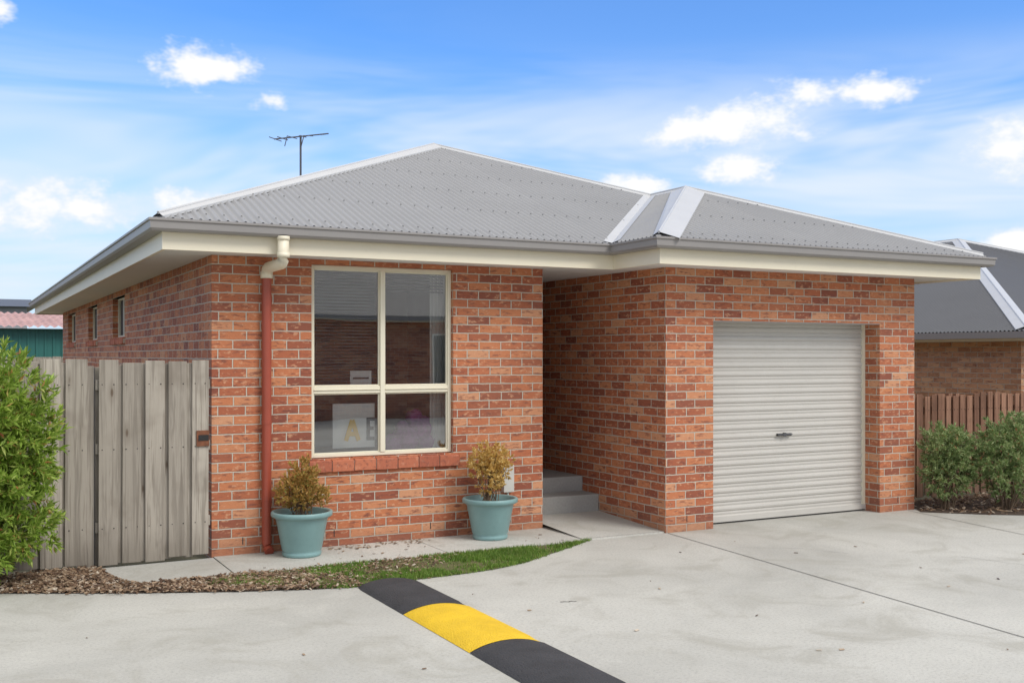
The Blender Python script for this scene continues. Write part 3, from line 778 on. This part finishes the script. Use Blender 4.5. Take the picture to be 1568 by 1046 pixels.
clouds=[(330,106,112,42),(412,156,50,24),(1070,200,130,40),(1150,178,140,44),(1215,150,100,38),(1335,145,85,38),(1130,258,66,28),(40,312,140,60),(130,325,100,50),(305,312,85,28),(1545,230,90,44),(970,283,60,24),(1555,368,60,24),(5,18,42,30)]
best=None
for (px,py,rx,ry) in clouds:
    u=(px-784)/1618; a=math.radians(YAW)+math.atan(u); t_=(544-py)/1618/math.sqrt(1+u*u); k=1/(1+u*u)
    ix=1618/(rx*k); iy=1618/ry
    ma=N.n('ShaderNodeVectorMath',operation='MULTIPLY_ADD'); N.l(cv,ma.inputs[0]); ma.inputs[1].default_value=(ix,iy,0); ma.inputs[2].default_value=(-a*ix,-t_*iy,0)
    ln=N.n('ShaderNodeVectorMath',operation='LENGTH'); N.l(ma.outputs[0],ln.inputs[0])
    best=ln.outputs['Value'] if best is None else N.m('MINIMUM',best,ln.outputs['Value'])
best=N.m('MAXIMUM',N.m('SUBTRACT',1.0,best),-1.3)
dd_=N.m('ADD',best,N.m('ADD',N.m('MULTIPLY',N.m('SUBTRACT',n1,.5),1.7),N.m('MULTIPLY',N.m('SUBTRACT',n2,.5),1.7)))
cm=N.smooth(dd_,.05,.75)
w1=N.noise(N.scale(cv,(2.2,10,1)),1.0,4,.6,.6)
wm=N.m('MULTIPLY',N.smooth(w1,.34,.62,0,.85),N.smooth(te,.18,.30,1,.05))
haze=N.smooth(te,.0,.33,.85,0)
col=N.mix(1.0,sky.outputs[0],(.62,1.10,1.70),'MULTIPLY')
col=N.mix(haze,col,(.62/ST,.80/ST,.98/ST))
col=N.mix(wm,col,(.82/ST,.90/ST,.98/ST))
cc=N.mix(N.smooth(dd_,.2,.9),(.84/ST,.90/ST,.97/ST),(1.02/ST,1.02/ST,1.02/ST))
col=N.mix(cm,col,cc)
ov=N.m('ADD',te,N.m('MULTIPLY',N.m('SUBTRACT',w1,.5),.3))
col=N.mix(N.smooth(ov,.42,.8,0,.9),col,(1.15/ST,1.13/ST,1.10/ST))  # bright overhead cloud deck, out of view, added for soft neutral light
bk=N.m('MULTIPLY',N.smooth(s[1],.1,-.4),N.smooth(te,-.02,.1))
col=N.mix(N.m('MULTIPLY',bk,.75),col,(1.02/ST,1.01/ST,1.0/ST))  # unseen sky behind the camera whitened as added fill light
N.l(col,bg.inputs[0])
L=bpy.data.lights.new('sun','SUN'); L.energy=2.1; L.angle=math.radians(24); L.color=(1,.965,.91)
lo=bpy.data.objects.new('sun',L); scene.collection.objects.link(lo)
D=-Vector((math.sin(sa)*math.cos(se),math.cos(sa)*math.cos(se),math.sin(se)))
lo.rotation_euler=D.to_track_quat('-Z','Y').to_euler()

# ================================================================== camera
cam=bpy.data.cameras.new('camera'); co=bpy.data.objects.new('camera',cam); scene.collection.objects.link(co)
co.location=(0,0,1.83); co.rotation_euler=(math.radians(90),0,-math.radians(YAW))
cam.sensor_width=36; cam.lens=1618/1568*36; cam.shift_y=21.5/1568; cam.clip_end=2000
scene.camera=co
scene.view_settings.view_transform='Standard'; scene.view_settings.look='None'; scene.view_settings.exposure=0
